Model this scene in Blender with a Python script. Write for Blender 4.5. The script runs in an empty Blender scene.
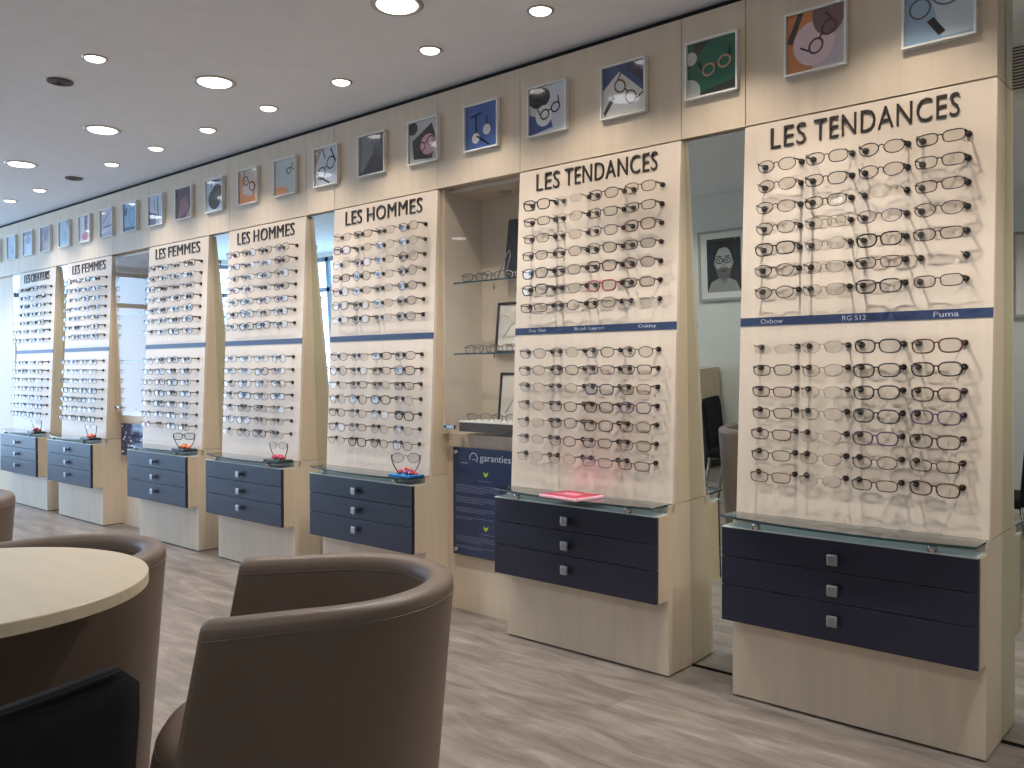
import bpy, bmesh, math, random
from mathutils import Vector, Matrix
random.seed(7)
S = bpy.context.scene
COL = S.collection
PI = math.pi

# ------------------------------------------------------------------ materials
def lin(c):
    return tuple((v/255/12.92 if v/255 <= .04045 else ((v/255+.055)/1.055)**2.4) for v in c)
def mat(name, rgb, rough=.5, metal=0., spec=.5, coat=0., bump=0., bscale=60., var=0., vscale=8., stretch=(1, 1, 1), emit=None, es=1.):
    m = bpy.data.materials.new(name); m.use_nodes = True
    nt = m.node_tree; b = nt.nodes['Principled BSDF']
    c = lin(rgb)
    b.inputs['Base Color'].default_value = (*c, 1)
    b.inputs['Roughness'].default_value = rough
    b.inputs['Metallic'].default_value = metal
    b.inputs['Specular IOR Level'].default_value = spec
    b.inputs['Coat Weight'].default_value = coat
    tc = nt.nodes.new('ShaderNodeTexCoord'); mp = nt.nodes.new('ShaderNodeMapping')
    mp.inputs['Scale'].default_value = stretch
    nt.links.new(tc.outputs['Object'], mp.inputs['Vector'])
    n = nt.nodes.new('ShaderNodeTexNoise'); n.inputs['Scale'].default_value = vscale; n.inputs['Detail'].default_value = 4
    nt.links.new(mp.outputs[0], n.inputs['Vector'])
    r = nt.nodes.new('ShaderNodeMapRange'); r.inputs[1].default_value = .3; r.inputs[2].default_value = .7
    v = var if var else .02
    r.inputs[3].default_value = 1-v; r.inputs[4].default_value = 1+v
    nt.links.new(n.outputs[0], r.inputs[0])
    mx = nt.nodes.new('ShaderNodeVectorMath'); mx.operation = 'SCALE'; mx.inputs[0].default_value = c
    nt.links.new(r.outputs[0], mx.inputs['Scale']); nt.links.new(mx.outputs[0], b.inputs['Base Color'])
    if bump:
        n2 = nt.nodes.new('ShaderNodeTexNoise'); n2.inputs['Scale'].default_value = bscale; n2.inputs['Detail'].default_value = 3
        nt.links.new(tc.outputs['Object'], n2.inputs['Vector'])
        bp = nt.nodes.new('ShaderNodeBump'); bp.inputs['Strength'].default_value = bump; bp.inputs['Distance'].default_value = .002
        nt.links.new(n2.outputs[0], bp.inputs['Height']); nt.links.new(bp.outputs[0], b.inputs['Normal'])
    if emit:
        b.inputs['Emission Color'].default_value = (*emit, 1); b.inputs['Emission Strength'].default_value = es
    return m
def glassmat(name, tint, rough=.02, ior=1.45, extra=0.):
    m = bpy.data.materials.new(name); m.use_nodes = True; nt = m.node_tree
    nt.nodes.remove(nt.nodes['Principled BSDF'])
    out = nt.nodes['Material Output']
    t = nt.nodes.new('ShaderNodeBsdfTransparent'); t.inputs[0].default_value = (*tint, 1)
    g = nt.nodes.new('ShaderNodeBsdfGlossy'); g.inputs['Roughness'].default_value = rough; g.inputs[0].default_value = (.95, .95, .95, 1)
    f = nt.nodes.new('ShaderNodeLayerWeight'); f.inputs[0].default_value = .5
    pw = nt.nodes.new('ShaderNodeMath'); pw.operation = 'POWER'; pw.inputs[1].default_value = 5; nt.links.new(f.outputs['Facing'], pw.inputs[0])
    f0 = ((ior-1)/(ior+1))**2+extra
    a = nt.nodes.new('ShaderNodeMath'); a.operation = 'MULTIPLY_ADD'; a.inputs[1].default_value = 1-f0; a.inputs[2].default_value = f0; a.use_clamp = True
    nt.links.new(pw.outputs[0], a.inputs[0])
    x = nt.nodes.new('ShaderNodeMixShader')
    nt.links.new(a.outputs[0], x.inputs[0]); nt.links.new(t.outputs[0], x.inputs[1]); nt.links.new(g.outputs[0], x.inputs[2])
    nt.links.new(x.outputs[0], out.inputs[0])
    return m
def wood(name, rgb, k=.06, rough=.45, horiz=False):
    m = mat(name, rgb, rough, var=k, vscale=3.0, stretch=(1, 6, 6) if horiz else (7, 7, .9))
    nt = m.node_tree; b = nt.nodes['Principled BSDF']
    tc = nt.nodes.new('ShaderNodeTexCoord'); mp = nt.nodes.new('ShaderNodeMapping')
    mp.inputs['Scale'].default_value = (3, 60, 60) if horiz else (60, 60, 3)
    nt.links.new(tc.outputs['Object'], mp.inputs['Vector'])
    n = nt.nodes.new('ShaderNodeTexNoise'); n.inputs['Scale'].default_value = 1.5; n.inputs['Detail'].default_value = 3
    nt.links.new(mp.outputs[0], n.inputs['Vector'])
    r = nt.nodes.new('ShaderNodeMapRange'); r.inputs[3].default_value = 1-k*.6; r.inputs[4].default_value = 1+k*.6
    nt.links.new(n.outputs[0], r.inputs[0])
    sc = nt.nodes.new('ShaderNodeVectorMath'); sc.operation = 'SCALE'
    l = b.inputs['Base Color'].links[0]; src = l.from_socket
    nt.links.new(src, sc.inputs[0]); nt.links.new(r.outputs[0], sc.inputs['Scale']); nt.links.new(sc.outputs[0], b.inputs['Base Color'])
    return m
M = {}
M['wood'] = wood('maple_laminate', (207, 192, 172), .05)
M['wood2'] = wood('maple_side', (204, 187, 162), .05)
M['panel'] = wood('maple_panel', (216, 203, 188), .035, .4)
M['tabletop'] = wood('table_laminate', (205, 192, 168), .04, .35, True)
M['navy'] = mat('navy_lacquer', (33, 35, 53), .36, spec=.5)
M['navyplate'] = mat('navy_acrylic', (40, 52, 84), .12)
M['stripe'] = mat('blue_stripe', (50, 66, 102), .4)
M['black'] = mat('black_letters', (46, 40, 36), .4)
M['shadowgap'] = mat('dark_gap', (22, 20, 19), .9)
M['chrome'] = mat('brushed_chrome', (190, 190, 190), .22, 1)
M['satin'] = mat('satin_nickel', (165, 165, 168), .35, .9)
M['mirror'] = mat('mirror_silver', (225, 232, 228), .005, 1)
M['white'] = mat('white_paint', (226, 226, 222), .6)
M['ceil'] = mat('ceiling_paint', (238, 238, 240), .85, spec=.2)
M['wallw'] = mat('wall_white', (224, 226, 220), .8, spec=.2, var=.015)
M['nichew'] = mat('niche_white', (214, 203, 188), .6)
M['leather'] = mat('brown_leather', (101, 87, 78), .42, bump=.25, bscale=400, var=.05, vscale=5)
M['fabric'] = mat('black_fabric', (26, 27, 32), .85, bump=.4, bscale=900, spec=.2)
M['cap'] = mat('dark_cap', (38, 30, 28), .5)
M['rod'] = mat('grey_rod', (150, 146, 140), .3, .3)
M['lens'] = glassmat('lens', (.85, .84, .83), .03, 1.5, .02)
M['shelfglass'] = glassmat('shelf_glass', (.34, .41, .46), .02, 1.55, .13)
M['clearglass'] = glassmat('clear_glass', (.985, .985, .98), .01, 1.4)
M['winglass'] = glassmat('window_glass', (.96, .98, 1), .01, 1.3)
M['edge'] = mat('glass_edge', (46, 66, 70), .15)
M['paper'] = mat('paper_white', (235, 234, 230), .6)
M['frost'] = mat('frosted_top', (205, 214, 208), .25)
M['pink'] = mat('pink_mirror', (255, 48, 120), .30, 1.)
M['pinkrim'] = mat('clear_rim', (240, 190, 205), .2)
M['plasticblue'] = mat('blue_tray', (35, 120, 190), .25)
M['darktray'] = mat('dark_tray', (50, 55, 52), .25)
M['brownbar'] = mat('dark_brown_edge', (62, 52, 46), .5)
M['lime'] = mat('lime_mark', (150, 190, 40), .5)
M['inkw'] = mat('pale_ink', (190, 198, 215), .5)
M['inkd'] = mat('dim_ink', (112, 122, 150), .5)
M['alu'] = mat('window_aluminium', (120, 128, 140), .4, .5)
M['vent'] = mat('vent_metal', (96, 90, 86), .5, .3)
M['lampring'] = mat('lamp_ring', (176, 170, 160), .3, .8)
M['lamp'] = mat('lamp_glow', (255, 255, 255), .5, emit=(1, .93, .84), es=6)
M['lampbig'] = mat('lamp_glow_cool', (255, 255, 255), .5, emit=(.97, .98, 1), es=7)
_c = {}
def cm(rgb, rough=.5, metal=0., tag='paint'):
    k = (tuple(rgb), rough, metal)
    if k not in _c: _c[k] = mat('%s_%02x%02x%02x' % (tag, *rgb), rgb, rough, metal)
    return _c[k]

# floor: grey oak vinyl planks running along X
def floor_mat():
    m = bpy.data.materials.new('vinyl_planks'); m.use_nodes = True; nt = m.node_tree; b = nt.nodes['Principled BSDF']
    L = nt.links.new
    tc = nt.nodes.new('ShaderNodeTexCoord')
    br = nt.nodes.new('ShaderNodeTexBrick'); br.inputs['Scale'].default_value = 1
    br.inputs['Brick Width'].default_value = 1.2; br.inputs['Row Height'].default_value = .18
    br.inputs['Mortar Size'].default_value = .0015; br.inputs['Bias'].default_value = 0
    br.inputs['Color1'].default_value = (.88, .88, .88, 1); br.inputs['Color2'].default_value = (1.1, 1.1, 1.1, 1); br.inputs['Mortar'].default_value = (.7, .7, .7, 1)
    L(tc.outputs['Object'], br.inputs['Vector'])
    mp = nt.nodes.new('ShaderNodeMapping'); mp.inputs['Scale'].default_value = (2.2, 9, 1); L(tc.outputs['Object'], mp.inputs['Vector'])
    n = nt.nodes.new('ShaderNodeTexNoise'); n.inputs['Scale'].default_value = 1.3; n.inputs['Detail'].default_value = 6; n.inputs['Roughness'].default_value = .62; n.inputs['Distortion'].default_value = .6
    L(mp.outputs[0], n.inputs['Vector'])
    cr = nt.nodes.new('ShaderNodeValToRGB')
    e = cr.color_ramp.elements
    e[0].position = .30; e[0].color = (*lin((97, 89, 84)), 1)
    e[1].position = .72; e[1].color = (*lin((152, 143, 136)), 1)
    k = e.new(.5); k.color = (*lin((124, 115, 109)), 1)
    L(n.outputs[0], cr.inputs[0])
    mp2 = nt.nodes.new('ShaderNodeMapping'); mp2.inputs['Scale'].default_value = (4, 90, 1); L(tc.outputs['Object'], mp2.inputs['Vector'])
    n2 = nt.nodes.new('ShaderNodeTexNoise'); n2.inputs['Scale'].default_value = 1; n2.inputs['Detail'].default_value = 3; L(mp2.outputs[0], n2.inputs['Vector'])
    r = nt.nodes.new('ShaderNodeMapRange'); r.inputs[3].default_value = .86; r.inputs[4].default_value = 1.14; L(n2.outputs[0], r.inputs[0])
    mu = nt.nodes.new('ShaderNodeVectorMath'); mu.operation = 'MULTIPLY'; L(cr.outputs[0], mu.inputs[0]); L(br.outputs['Color'], mu.inputs[1])
    s = nt.nodes.new('ShaderNodeVectorMath'); s.operation = 'SCALE'; L(mu.outputs[0], s.inputs[0]); L(r.outputs[0], s.inputs['Scale'])
    L(s.outputs[0], b.inputs['Base Color']); b.inputs['Roughness'].default_value = .42
    return m
M['floor'] = floor_mat()

# ------------------------------------------------------------------ mesh helpers
class MB:
    def __init__(s): s.v = []; s.f = []; s.mi = []; s.sm = []; s.mats = []
    def m(s, mm):
        if mm not in s.mats: s.mats.append(mm)
        return s.mats.index(mm)
    def face(s, idx, mi=0, sm=False): s.f.append(idx); s.mi.append(mi); s.sm.append(sm)
    def box(s, x0, x1, y0, y1, z0, z1, mm, bev=0., T=None):
        mi = s.m(mm); b = len(s.v)
        if bev <= 0:
            P = [(x0, y0, z0), (x1, y0, z0), (x1, y1, z0), (x0, y1, z0), (x0, y0, z1), (x1, y0, z1), (x1, y1, z1), (x0, y1, z1)]
            F = [(0, 3, 2, 1), (4, 5, 6, 7), (0, 1, 5, 4), (1, 2, 6, 5), (2, 3, 7, 6), (3, 0, 4, 7)]
            s.v += [tuple(T @ Vector(p)) for p in P] if T else P
            for q in F: s.face([b+i for i in q], mi)
        else:
            bm = bmesh.new(); bmesh.ops.create_cube(bm, size=1)
            for v in bm.verts: v.co = Vector(((x0+x1)/2+v.co.x*(x1-x0), (y0+y1)/2+v.co.y*(y1-y0), (z0+z1)/2+v.co.z*(z1-z0)))
            bmesh.ops.bevel(bm, geom=bm.edges[:], offset=bev, segments=2, affect='EDGES', profile=.6)
            s.bm(bm, mm, T)
        return s
    def bm(s, bm, mm, T=None, sm=False):
        mi = s.m(mm); b = len(s.v); bm.verts.index_update()
        for v in bm.verts: s.v.append(tuple(T @ v.co) if T else tuple(v.co))
        for f in bm.faces: s.face([b+v.index for v in f.verts], mi, sm)
        bm.free(); return s
    def prism(s, poly, a, b_, mm, axis='y', T=None):
        """poly = 2D ccw points; extruded along axis from a to b_"""
        mi = s.m(mm); b = len(s.v); n = len(poly)
        def mk(p, t):
            q = {'y': (p[0], t, p[1]), 'x': (t, p[0], p[1]), 'z': (p[0], p[1], t)}[axis]
            return tuple(T @ Vector(q)) if T else q
        s.v += [mk(p, a) for p in poly]+[mk(p, b_) for p in poly]
        s.face([b+i for i in range(n)], mi); s.face([b+n+i for i in range(n)][::-1], mi)
        for i in range(n):
            j = (i+1) % n; s.face([b+i, b+n+i, b+n+j, b+j], mi)
        return s
    def cyl(s, c, r, h, mm, axis='z', n=16, r2=None, T=None):
        mi = s.m(mm); b = len(s.v); r2 = r if r2 is None else r2
        for k, (rr, t) in enumerate(((r, 0), (r2, h))):
            for i in range(n):
                a = 2*PI*i/n; u, w = rr*math.cos(a), rr*math.sin(a)
                q = {'z': (c[0]+u, c[1]+w, c[2]+t), 'y': (c[0]+u, c[1]+t, c[2]+w), 'x': (c[0]+t, c[1]+u, c[2]+w)}[axis]
                s.v.append(tuple(T @ Vector(q)) if T else q)
        s.face([b+i for i in range(n)][::-1], mi); s.face([b+n+i for i in range(n)], mi)
        for i in range(n): j = (i+1) % n; s.face([b+i, b+j, b+n+j, b+n+i], mi, True)
        return s
    def tube(s, pts, r, mm, sides=6, closed=False, ry=None, T=None, caps=True):
        mi = s.m(mm); b = len(s.v); n = len(pts); P = [Vector(p) for p in pts]
        up = None
        for i, p in enumerate(P):
            if closed: d = P[(i+1) % n]-P[i-1]
            else: d = P[min(i+1, n-1)]-P[max(i-1, 0)]
            d.normalize()
            if up is None:
                up = Vector((0, 1, 0)) if abs(d.y) < .8 else Vector((0, 0, 1))
            side = d.cross(up); 
            if side.length < 1e-4: side = d.cross(Vector((1, 0, 0)))
            side.normalize(); u2 = side.cross(d).normalized()
            rr = r(i/(n-1)) if callable(r) else r
            for k in range(sides):
                a = 2*PI*k/sides+PI/sides
                q = p+side*math.cos(a)*rr+u2*math.sin(a)*(ry if ry else rr)
                s.v.append(tuple(T @ q) if T else tuple(q))
        m_ = n if closed else n-1
        for i in range(m_):
            j = (i+1) % n
            for k in range(sides):
                l = (k+1) % sides
                s.face([b+i*sides+k, b+j*sides+k, b+j*sides+l, b+i*sides+l], mi, True)
        if not closed and caps:
            s.face([b+k for k in range(sides)], mi); s.face([b+(n-1)*sides+k for k in range(sides)][::-1], mi)
        return s
    def poly(s, pts, mm, T=None):
        mi = s.m(mm); b = len(s.v)
        s.v += [tuple(T @ Vector(p)) if T else tuple(p) for p in pts]; s.face(list(range(b, b+len(pts))), mi); return s
    def sphere(s, c, r, mm, n=10, sc=(1, 1, 1)):
        bm = bmesh.new(); bmesh.ops.create_uvsphere(bm, u_segments=n, v_segments=max(5, n//2+1), radius=r)
        for v in bm.verts: v.co = Vector((v.co.x*sc[0]+c[0], v.co.y*sc[1]+c[1], v.co.z*sc[2]+c[2]))
        return s.bm(bm, mm, sm=True)
    def mesh(s, name, fix=True):
        me = bpy.data.meshes.new(name); me.from_pydata(s.v, [], s.f)
        for mm in s.mats: me.materials.append(mm)
        me.polygons.foreach_set('material_index', s.mi); me.polygons.foreach_set('use_smooth', s.sm)
        me.update()
        if fix:
            bm = bmesh.new(); bm.from_mesh(me); bmesh.ops.recalc_face_normals(bm, faces=bm.faces[:]); bm.to_mesh(me); bm.free()
        return me
def link(name, me, parent=None, loc=(0, 0, 0), rot=(0, 0, 0)):
    o = bpy.data.objects.new(name, me); COL.objects.link(o); o.location = loc; o.rotation_euler = rot
    if parent: o.parent = parent
    return o
def part(name, mb, parent=None, loc=(0, 0, 0), rot=(0, 0, 0), fix=True): return link(name, mb.mesh(name, fix), parent, loc, rot)
def tag(o, label, cat, group=None, kind=None):
    o['label'] = label; o['category'] = cat
    if group: o['group'] = group
    if kind: o['kind'] = kind
    return o
def empty(name, loc, rz=0):
    o = bpy.data.objects.new(name, None); COL.objects.link(o); o.location = loc; o.rotation_euler = (0, 0, rz); o.empty_display_size = .1
    return o
def struct(name, mb, loc=(0, 0, 0), label=None):
    o = part(name, mb, loc=loc); o['kind'] = 'structure'
    if label: o['label'] = label
    return o
def copy_tree(src, loc, rz=None, parent=None):
    c = src.copy(); COL.objects.link(c)
    if parent is None:
        c.location = loc
        if rz is not None: c.rotation_euler = (0, 0, rz)
    else: c.parent = parent
    for ch in src.children: copy_tree(ch, None, None, c)
    return c
def text_mesh(txt, width, height, depth, mm, bold=0., spacing=1.):
    cu = bpy.data.curves.new('t', 'FONT'); cu.body = txt; cu.size = 1; cu.offset = bold; cu.space_character = spacing
    cu.extrude = .05; cu.align_x = 'CENTER'; cu.resolution_u = 3
    o = bpy.data.objects.new('t', cu); COL.objects.link(o)
    dg = bpy.context.evaluated_depsgraph_get(); dg.update()
    me = bpy.data.meshes.new_from_object(o.evaluated_get(dg))
    bpy.data.objects.remove(o); bpy.data.curves.remove(cu)
    xs = [v.co.x for v in me.vertices]; ys = [v.co.y for v in me.vertices]; zs = [v.co.z for v in me.vertices]
    w = max(xs)-min(xs); h = max(ys)-min(ys); cx = (max(xs)+min(xs))/2; cy = (max(ys)+min(ys))/2
    sx = width/w; sy = height/h if height else sx; dz = max(zs)-min(zs)
    for v in me.vertices:   # stand the text up: x right, z up, thickness towards -y
        x, y, z = v.co; v.co = ((x-cx)*sx, -(z-min(zs))/dz*depth, (y-cy)*sy)
    me.materials.clear(); me.materials.append(mm)
    return me

# ------------------------------------------------------------------ camera
CA, CP, CR, CF = 0.8447487, 0.0145880, -0.00134065, 871.713
up = Vector((0, 0, 1)); F0 = Vector((-math.cos(CA), math.sin(CA), 0)); R0 = Vector((math.sin(CA), math.cos(CA), 0))
Fv = F0*math.cos(CP)-up*math.sin(CP); Uv = F0*math.sin(CP)+up*math.cos(CP)
R2 = R0*math.cos(CR)+Uv*math.sin(CR); U2 = -R0*math.sin(CR)+Uv*math.cos(CR)
cam = bpy.data.cameras.new('camera'); co = bpy.data.objects.new('camera', cam); COL.objects.link(co)
cam.sensor_width = 36; cam.lens = CF/1024*36; cam.clip_start = .05
co.matrix_world = Matrix(((R2.x, U2.x, -Fv.x, 0), (R2.y, U2.y, -Fv.y, 0), (R2.z, U2.z, -Fv.z, 1.2), (0, 0, 0, 1)))
S.camera = co

# ------------------------------------------------------------------ constants
YF, YM, YB, YD = 3.035, 3.134, 2.944, 2.855      # fascia, mirror, plinth front, drawer front
ZC, ZP = 2.62, 2.113                              # ceiling, panel top
PC = [-1.10, -2.22, -3.612, -4.73, -5.832, -7.295, -8.39]; PW = .846
YO = -1.492                                       # opposite wall
XE = -11.8                                        # window end wall
XR = 2.2
def yfront(z): return 2.972+(z-.66)*.0422           # leaning display panel

# ------------------------------------------------------------------ shell
mb = MB(); mb.box(XE-.1, XR+.1, YO-.1, 3.6, -.1, 0, M['floor']); struct('floor', mb)
mb = MB(); mb.box(XE-.1, XR+.1, YO-.1, 3.6, ZC, ZC+.2, M['ceil']); struct('ceiling', mb)
mb = MB(); mb.box(XE-.1, XR+.1, 3.42, 3.6, 0, ZC, M['wood']); struct('wall_back', mb)
mb = MB(); mb.box(-1.15, XR, 1.2, 2.12, 2.33, ZC, M['ceil']); struct('trim_40', mb)
mb = MB(); mb.box(XR, XR+.1, YO, 3.42, 0, ZC, M['wallw']); struct('wall_right', mb)
# opposite wall with a shop window
mb = MB()
mb.box(-8.3, XR, YO-.1, YO, 0, ZC, M['wallw']); mb.box(XE, -11.3, YO-.1, YO, 0, ZC, M['wallw'])
mb.box(-11.3, -8.3, YO-.1, YO, 2.56, ZC, M['wallw']); mb.box(-11.3, -8.3, YO-.1, YO, 0, .25, M['wallw'])
struct('wall_front', mb)
mb = MB()
mb.box(XE-.1, XE, YO, -1.2, 0, ZC, M['wallw']); mb.box(XE-.1, XE, 3.0, 3.42, 0, ZC, M['wallw'])
mb.box(XE-.1, XE, -1.2, 1.05, 2.56, ZC, M['wallw']); mb.box(XE-.1, XE, 1.05, 3.0, 2.55, ZC, M['wallw']); mb.box(XE-.1, XE, -1.2, 3.0, 0, .12, M['wallw'])
struct('wall_left', mb)
def window(name, along, a0, a1, fixed, z0, z1, nm, trans):
    fr = MB(); w = .035
    def bar(p0, p1, q0, q1):
        if along == 'x': fr.box(p0, p1, fixed-.07, fixed-.02, q0, q1, M['alu'])
        else: fr.box(fixed-.07, fixed-.02, p0, p1, q0, q1, M['alu'])
    bar(a0, a1, z0, z0+.06); bar(a0, a1, z1-.06, z1)
    for i in range(nm+1):
        t = a0+(a1-a0)*i/nm; bar(max(a0, t-w), min(a1, t+w), z0, z1)
    for z in trans: bar(a0, a1, z-.03, z+.03)
    o = struct(name, fr)
    g = MB()
    if along == 'x': g.box(a0+.01, a1-.01, fixed-.048, fixed-.042, z0+.02, z1-.02, M['winglass'])
    else: g.box(fixed-.048, fixed-.042, a0+.01, a1-.01, z0+.02, z1-.02, M['winglass'])
    part('pane', g, o)
window('window_1', 'x', -11.3, -8.3, YO, .25, 2.56, 3, (2.1,))
window('window_2', 'y', -1.2, 3.0, XE, .12, 2.55, 3, (2.1,))
mb = MB(); mb.box(-8.3, XR, YO, YO+.012, 0, .08, M['wood']); struct('baseboard_front', mb)

# fascia boards above the row of cabinets (with shadow gaps)
edges = []
for c in PC: edges.append((c-PW/2, c+PW/2))
bounds = [edges[0][1]]
for a, b in edges: bounds += [a] if abs(bounds[-1]-b) < 1e-6 else [b, a]
bounds += [-9.06]
tn = 1
allb = []
for i in range(len(bounds)-1): allb.append((bounds[i+1], bounds[i]))
allb.append((-10.4, -9.06)); allb.append((XE, -10.4))
for a, b in allb:
    mb = MB(); mb.box(a+.0015, b-.0015, YF, 3.42, ZP+.004, ZC-.03, M['wood'])
    struct('trim_%d' % tn, mb); tn += 1
mb = MB(); mb.box(XE, edges[0][1], YF+.03, 3.42, ZC-.03, ZC, M['shadowgap']); struct('trim_%d' % tn, mb); tn += 1
mb = MB()
mb.box(XE, -9.06, YM-.06, 3.42, 0, ZP+.004, M['wood2']); struct('trim_%d' % tn, mb); tn += 1

# mirrors between the cabinets
gaps = [(edges[1][1], edges[0][0]), (edges[3][1], edges[2][0]), (edges[4][1], edges[3][0]), (edges[6][1], edges[5][0]), (-9.06, edges[6][0])]
lab = ['tall wall mirror strip between the two nearest LES TENDANCES and LES TENDANCES cabinets',
       'tall narrow mirror strip between the two LES HOMMES cabinets',
       'tall narrow mirror strip between the farther LES HOMMES cabinet and a LES FEMMES cabinet',
       'tall narrow mirror strip between the LES CREATEURS cabinet and the farthest LES FEMMES cabinet',
       'mirror strip left of the LES CREATEURS cabinet, at the photo\'s left edge']
lab[0] = 'tall wall mirror strip between the two LES TENDANCES cabinets'
def mirror(a, b, z1, label, tilt=True):
    mb = MB(); ym = lambda z: 3.125-.0308*z if tilt else YM
    mb.prism([(ym(.012), .012), (ym(z1), z1), (ym(z1)+.006, z1), (ym(.012)+.006, .012)], a, b, M['mirror'], 'x')
    w_ = part('wall_mirror', mb)
    mb = MB(); mb.box(a, b, ym(0)+.002, ym(0)+.02, 0, .012, M['shadowgap']); part('kick_strip', mb, w_)
    tag(w_, label, 'mirror', 'mirror strips between the cabinets')
for (a, b), l in zip(gaps, lab): mirror(a, b, ZP, l)
mirror(edges[0][1], .1, ZC-.01, 'tall mirror reaching the ceiling beside the TENDANCES cabinet with the bare glass shelf', False)
mb = MB(); mb.box(.1, XR, YM-.06, 3.42, 0, ZC-.002, M['wood2']); struct('trim_%d' % tn, mb); tn += 1

# ------------------------------------------------------------------ eyeglasses
def lens_loop(cx, w, h, sq, n=18, tilt=0.):
    P = []
    for i in range(n):
        a = 2*PI*i/n
        c, s_ = math.cos(a), math.sin(a)
        x = math.copysign(abs(c)**sq, c)*w/2; z = math.copysign(abs(s_)**sq, s_)*h/2
        z += tilt*x*(1 if cx > 0 else -1)
        if z < 0: x *= .95
        P.append((cx+x, .0035*abs((cx+x)/.065)**2, z))
    return P
STY = {  # shape: lens w, h, squareness, rim radius, description
    'rect': (.066, .036, .62, .0019, 'rectangular'), 'soft': (.065, .041, .78, .0018, 'squared'),
    'oval': (.064, .042, .95, .0017, 'oval'), 'round': (.059, .049, 1., .0015, 'round'),
    'bold': (.067, .043, .7, .0026, 'chunky'), 'thin': (.063, .040, .85, .0009, 'wire'),
    'rimless': (.063, .036, .75, .0005, 'rimless')}
GC = {'black': ((24, 20, 22), .3, 0), 'brown': ((58, 38, 30), .3, 0), 'charcoal': ((48, 48, 54), .35, .3), 'purple': ((84, 62, 96), .3, 0),
      'red': ((150, 34, 48), .3, 0), 'navy': ((34, 44, 84), .3, 0), 'silver': ((150, 148, 148), .25, .8), 'bronze': ((96, 76, 60), .3, .7),
      'clear': ((205, 200, 195), .2, 0), 'tortoise': ((92, 56, 34), .3, 0)}
_g = {}
def gmesh(shape, color):
    k = (shape, color)
    if k in _g: return _g[k]
    w, h, sq, rr, _ = STY[shape]; rgb, ro, me_ = GC[color]; mm = cm(rgb, ro, me_, 'frame')
    cx = .0400; d = {}
    loops = [lens_loop(-cx, w, h, sq), lens_loop(cx, w, h, sq)]
    def frame(mb):
        for lp in loops: mb.tube(lp, rr, mm, 5, True)
        br = max(rr, .001)*1.1
        mb.tube([(-cx+w/2-.001, .001, h*.14), (-.004, -.001, h*.26), (.004, -.001, h*.26), (cx-w/2+.001, .001, h*.14)], br, mm, 5)
        for s_ in (-1, 1):
            xo = s_*(cx+w/2-.002)
            mb.tube([(xo, .0025, h*.24), (s_*.0735, .004, h*.28), (s_*.0735, .0095, h*.28)], max(rr, .0012)*1.25, mm, 5)
            mb.tube([(s_*.011, .002, 0), (s_*.010, .008, -h*.08), (s_*.009, .006, -h*.22)], .0006, mm, 4)
    def lens(mb, i):
        lp = [(x, y, z) for x, y, z in loops[i]]
        mb.poly(lp, M['lens'])
    def temple(mb, s_):
        mb.tube([(s_*.0735, .009, h*.28), (s_*.0720, .03, h*.28), (s_*.070, .046, h*.27), (s_*.069, .056, h*.22)], max(rr, .0011)*1.1, mm, 5)
    for nm, fn in (('frame', lambda q: frame(q)), ('lens_l', lambda q: lens(q, 0)), ('lens_r', lambda q: lens(q, 1)), ('temple_l', lambda q: temple(q, -1)), ('temple_r', lambda q: temple(q, 1))):
        q = MB(); fn(q); d[nm] = q.mesh('eyeglasses_'+nm.split('_')[0], fix=(nm == 'frame'))
    q = MB(); frame(q); lens(q, 0); lens(q, 1); temple(q, -1); temple(q, 1); d['all'] = q.mesh('eyeglasses')
    _g[k] = d; return d
_proto = {}
def eyeglasses(shape, color, loc, rot, parts, label, group, name='eyeglasses'):
    d = gmesh(shape, color)
    if not parts:
        o = link(name, d['all'], None, loc, rot)
    else:
        k = (shape, color)
        if k not in _proto:
            o = empty(name, loc); o.rotation_euler = rot; _proto[k] = o
            link('frame', d['frame'], o); link('lens', d['lens_l'], o); link('lens', d['lens_r'], o); link('temple', d['temple_l'], o); link('temple', d['temple_r'], o)
        else:
            o = copy_tree(_proto[k], loc); o.rotation_euler = rot
    return tag(o, label, 'eyeglasses', group)

# ------------------------------------------------------------------ display cabinets
TITLES = ['LES TENDANCES', 'LES TENDANCES', 'LES HOMMES', 'LES HOMMES', 'LES FEMMES', 'LES FEMMES', 'LES CREATEURS']
WHO = ['bare-shelved TENDANCES board', 'TENDANCES board above pink plaque', 'HOMMES board above blue tray', 'HOMMES board above pink beads',
       'FEMMES board above coral beads', 'FEMMES board above orange beads', 'CREATEURS board']
CLAB = ['maple display cabinet LES TENDANCES with navy drawers and nothing on its glass shelf',
        'maple display cabinet LES TENDANCES with a pink plaque on its glass shelf',
        'maple display cabinet LES HOMMES with a blue tray on its glass shelf, beside the niche',
        'maple display cabinet LES HOMMES with a black tray and pink beads on its shelf',
        'maple display cabinet LES FEMMES with dark-framed glasses standing on coral beads on its shelf',
        'maple display cabinet LES FEMMES farther left, orange beads on its shelf',
        'maple display cabinet LES CREATEURS at the far left end of the row']
BR = [['Oxbow', 'RG 512', 'Puma'], ['Ray Ban', 'Ralph Lauren', 'Oakley'], None, None, None, None, None]
BX = [[(-.300, .085), (-.003, .08), (.288, .075)], [(-.289, .098), (-.003, .155), (.288, .086)]]
COLX = [-.268, -.088, .094, .277]
UP = [1.947-.0762*i for i in range(7)]; LO = [1.288-.0757*i for i in range(7)]
h = PW/2
proto_mesh = {}
def shared(k, fn):
    if k not in proto_mesh: proto_mesh[k] = fn()
    return proto_mesh[k]
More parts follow.
